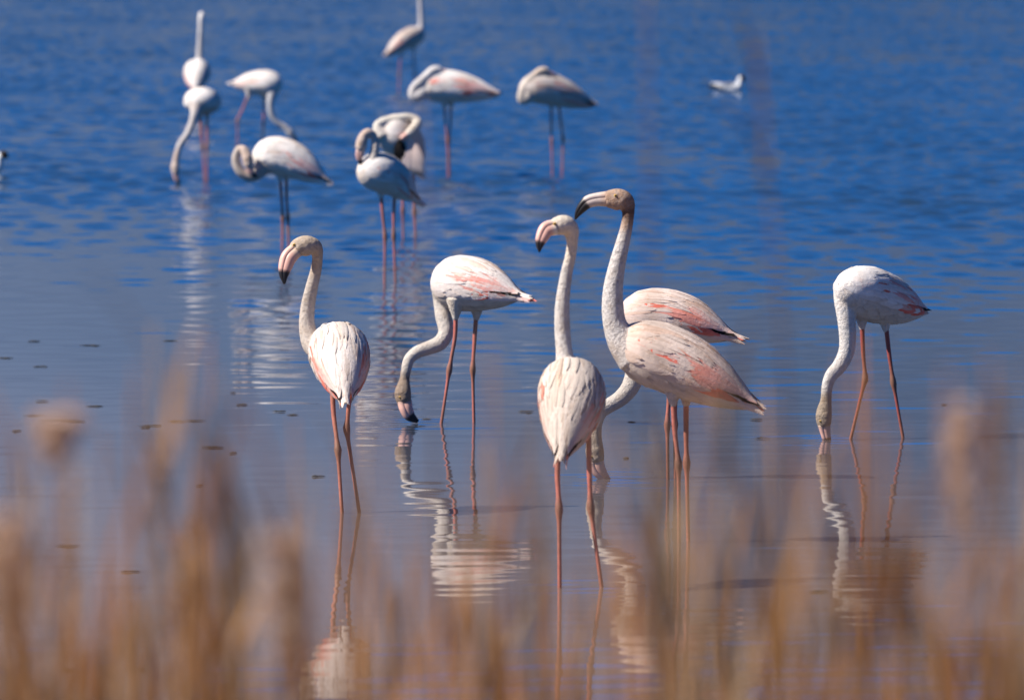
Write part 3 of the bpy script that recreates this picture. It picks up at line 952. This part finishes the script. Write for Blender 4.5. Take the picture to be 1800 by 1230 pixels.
for i, (px, py, wd) in enumerate(WEED):
    if i % 3 == 2:
        continue
    Yd = water_dist(py)
    c = at(px, py, Yd)
    s = FPX/Yd
    m = MB()
    r_ = random.Random(100+i)
    half = wd/s/2*1.05*r_.uniform(.45, 1.35)
    for k in range(r_.randint(6, 12)):
        x = r_.uniform(-half, half)*.6
        y = r_.uniform(-.03, .03)
        L_ = r_.uniform(.25, .7)*half
        a = r_.uniform(-.35, .35)
        if k == 0:
            x, y, L_, a = 0.0, 0.0, half, r_.uniform(-.06, .06)
        pts = [(x - L_*math.cos(a), y - L_*math.sin(a), .001), (x, y, r_.uniform(.001, .003)), (x + L_*math.cos(a), y + L_*math.sin(a), .001)]
        sp = spline(pts, 6)
        g = r_.uniform(.7, 1.3)
        m.tube(sp, [.0006, .0012, .0018, .0016, .0012, .0006], V(.030, .025, .018)*g, 5)
    o = m.build('floating_weed', M_weed)
    o.location = (c[0], c[1], 0.002)
    tag(o, 'thin dark scrap of weed floating on the calm water', 'weed', 'scraps of weed floating on the water')


# ------------------------------------------------------------------ reeds on the near bank
STRAW = V(.43, .225, .085)
TAN = V(.46, .31, .18)
RUST = V(.40, .155, .045)
PLUME = V(.82, .64, .52)


def reed_stem(mb, base, top, r_, col, bow):
    mid = (base+top)/2 + bow
    s = spline([[*base, .0042], [*mid, .0036], [*top, .0016]], 8)
    mb.tube(s[:, :3], s[:, 3], np.array([col*(.85+.15*(k % 2)) for k in range(8)]), 5)
    return s


def reed_leaf(mb, p0, az, ln, wd, rise, col, r_):
    d = V(math.cos(az), math.sin(az), 0)
    s = V(-d[1], d[0], 0)
    vs, cs = [], []
    n = 6
    tw = r_.uniform(-1.2, 1.2)
    for i in range(n+1):
        a = i/n
        p_ = p0 + d*ln*a*(.10 + .22*a) + V(0, 0, rise*ln*a*(1 - .25*a))
        hw = wd*.5*min(1, .35+3*a)*(1-a**2.2) + .0006
        sa = s*math.cos(tw*a) + V(0, 0, 1)*math.sin(tw*a)
        vs += [p_ - sa*hw, p_ + d*hw*.25, p_ + sa*hw]
        cs += [col*.95, col, col*1.03]
    mb.add(vs, [(i*3+j, i*3+j+1, i*3+j+4, i*3+j+3) for i in range(n) for j in range(2)], cs)


def reed_plume(mb, top, axis, ln, wd, r_, n=60, col=PLUME):
    side = unit(np.cross(axis, V(.3, .9, .1)))
    for k in range(n):
        a = r_.random()
        az = r_.uniform(0, 6.28)
        o = side*math.cos(az) + np.cross(axis, side)*math.sin(az)
        p0 = top - axis*ln*a
        L_ = wd*(.5 + .5*math.sin(math.pi*min(1, a*1.1+.08)))*r_.uniform(.7, 1.2)
        p1 = p0 + o*L_*.6 + axis*L_*.7
        p2 = p0 + o*L_ + axis*L_*.9 - V(0, 0, L_*.3)
        hw = r_.uniform(.003, .0055)
        s_ = unit(np.cross(p2-p0, V(.2, .5, .8)))*hw
        mb.add([p0-s_*.4, p0+s_*.4, p1-s_, p1+s_, p2-s_*.5, p2+s_*.5], [(0, 1, 3, 2), (2, 3, 5, 4)], col*r_.uniform(.8, 1.15))


# reeds that can be told apart: (top px, top row, px where it leaves the frame below, distance, plume?, plume width, leaves, label)
REEDS = [
 (97, 748, 40, 6.6, 'ball', .030, 2, 'blurred dry reed with a small round pale seed head, far left'),
 (10, 925, 25, 5.6, 'long', .028, 2, 'blurred dry reed with a broad pink-tan plume cut by the left edge'),
 (492, 955, 545, 5.8, 'long', .030, 2, 'blurred dry reed with a big pale oval plume, left of the front bird reflection'),
 (268, 770, 345, 7.2, 'thin', .016, 4, 'blurred leaning dry reed with pale slanting top, left part of the picture'),
 (335, 900, 400, 6.4, None, 0, 4, 'blurred brown reed leaning left beside the slanting pale one'),
 (450, 900, 425, 6.6, None, 0, 4, 'blurred dark brown reed just left of the big oval plume'),
 (150, 1000, 168, 5.7, None, 0, 4, 'short blurred dark brown reed low at left'),
 (1135, -60, 1160, 8.4, None, 0, 2, 'very tall faint reed rising past the top edge right of centre'),
 (1330, 60, 1470, 8.2, None, 0, 2, 'very tall faint leaning reed right of the tallest flamingo'),
 (1265, 690, 1290, 6.9, None, 0, 4, 'blurred brown reed just right of the tallest flamingo tail'),
 (1690, 720, 1682, 6.3, 'long', .020, 3, 'blurred tan reed with narrow plume below the right feeding flamingo'),
 (1745, 690, 1760, 7.0, 'thin', .014, 3, 'blurred upright brown reed near the right edge'),
 (1372, 980, 1385, 5.5, None, 0, 5, 'blurred orange-brown reed low between the two right flamingos'),
 (1165, 740, 1190, 7.4, None, 0, 3, 'blurred brown reed crossing the legs of the tallest flamingo'),
 (860, 620, 890, 7.8, None, 0, 3, 'faint upright reed right of the feeding flamingo at centre left'),
 (1600, 830, 1575, 6.6, None, 0, 3, 'blurred tan reed under the right flamingo reflection'),
]
GREED = 'dry reeds blurred in the foreground'
for i, (tx, ty, bx, d, pl, pw, nl, label) in enumerate(REEDS):
    d += 2.6
    r_ = random.Random(300+i)
    top = at(tx, ty, d); low = at(bx, 1230, d)
    dr = (low-top)/(low[2]-top[2])
    gz = shore_z(d) - .03
    base = top + dr*(gz-top[2])
    base[0] = top[0] + (base[0]-top[0])*.75
    root = empty('reed', (base[0], base[1], gz))
    tag(root, label, 'reed', GREED)
    col = [STRAW, TAN*.9, RUST*.8, STRAW*.7][i % 4]
    if ty < 100:
        col = V(.20, .11, .07)
    m = MB()
    s = reed_stem(m, base-V(base[0], base[1], gz), top-V(base[0], base[1], gz), r_, col, V(r_.uniform(-.01, .01), 0, 0))
    m.build('stem', M_reed, root)
    vis = (at(bx, 1330, d)[2]-gz)/(top[2]-gz)
    for k in range(nl):
        u_ = r_.uniform(max(.4, vis-.05), .96)
        j = u_*7
        p0 = s[int(j), :3]*(1-(j % 1)) + s[min(int(j)+1, 7), :3]*(j % 1)
        m = MB(); reed_leaf(m, p0, r_.uniform(0, 6.28), r_.uniform(.18, .34), r_.uniform(.008, .016), r_.uniform(.7, 1.1), col*r_.uniform(.7, 1.1), r_)
        m.build('leaf', M_reed, root)
    if pl:
        m = MB()
        ax = unit(s[-1, :3]-s[-2, :3])
        ln = dict(ball=.045, long=.12, thin=.14)[pl]
        reed_plume(m, s[-1, :3], ax, ln, pw, r_, dict(ball=130, long=170, thin=45)[pl], PLUME if pl != 'thin' else col)
        m.build('plume', M_plume, root)

# the rest of the bed, which blurs into one veil
mb = MB()
r_ = random.Random(99)
for k in range(6100):
    d = r_.uniform(7.4, 12.0)
    x = r_.uniform(-5, 5)
    gz = shore_z(d) - .03
    u_ = r_.random()
    # the height of most tips lies under the line of sight; a few rise above it
    line = CAM_H - d*.0869
    if k >= 5400:
        tip = line + r_.uniform(.02, .36)
    elif k >= 3300:
        tip = line + r_.uniform(-.03, .15)
    elif k % 2 == 0:
        tip = line + min(.55, abs(r_.gauss(0, .16 if k % 8 else .34))) * (d/8) + r_.uniform(-.05, .03)
    else:
        tip = line - r_.uniform(.05, .9)
    if tip < gz + .3:
        continue
    px_ = 900 + x/d*FPX
    if (550 < px_ < 660 or 1080 < px_ < 1125) and tip > line - .02:      # a gap in the bed
        continue
    tall = 1120 < px_ < 1500 or 370 < px_ < 490 or 860 < px_ < 930
    if tall and r_.random() < .6:
        tall = False
    if not tall and tip > CAM_H - d*.0455:                              # only a few clumps grow that high
        continue
    if 930 < px_ < 1125 and tip > CAM_H - d*.0550:                     # keeps clear of the tallest birds' heads
        continue
    base = V(x, d, gz)
    top = V(x + r_.gauss(0, .05), d + r_.gauss(0, .05), tip)
    col = [STRAW, TAN, RUST, RUST*1.15][r_.randrange(4)]*r_.uniform(.4, 1.15)
    if k >= 3300:
        col = (RUST*.6 + STRAW*.4)*r_.uniform(.35, 1.05)
    if tall:
        col = V(.20, .12, .07)*r_.uniform(.7, 1.2)
    s = reed_stem(mb, base, top, r_, col, V(r_.gauss(0, .02), 0, 0))
    for q in range(r_.randint(1, 2)):
        j = r_.uniform(.5, .93)*7
        p0 = s[int(j), :3]*(1-(j % 1)) + s[min(int(j)+1, 7), :3]*(j % 1)
        reed_leaf(mb, p0, r_.uniform(0, 6.28), r_.uniform(.2, .4), r_.uniform(.005, .010), r_.uniform(.7, 1.1), col*r_.uniform(.7, 1.1), r_)
    if r_.random() < .05:
        reed_plume(mb, s[-1, :3], unit(s[-1, :3]-s[-2, :3]), .12, .014, r_, 20, col*1.2)
o = mb.build('reed_bed', M_reed)
tag(o, 'dense bed of dry brown reeds blurred along the near bank', 'reed bed', kind='stuff')
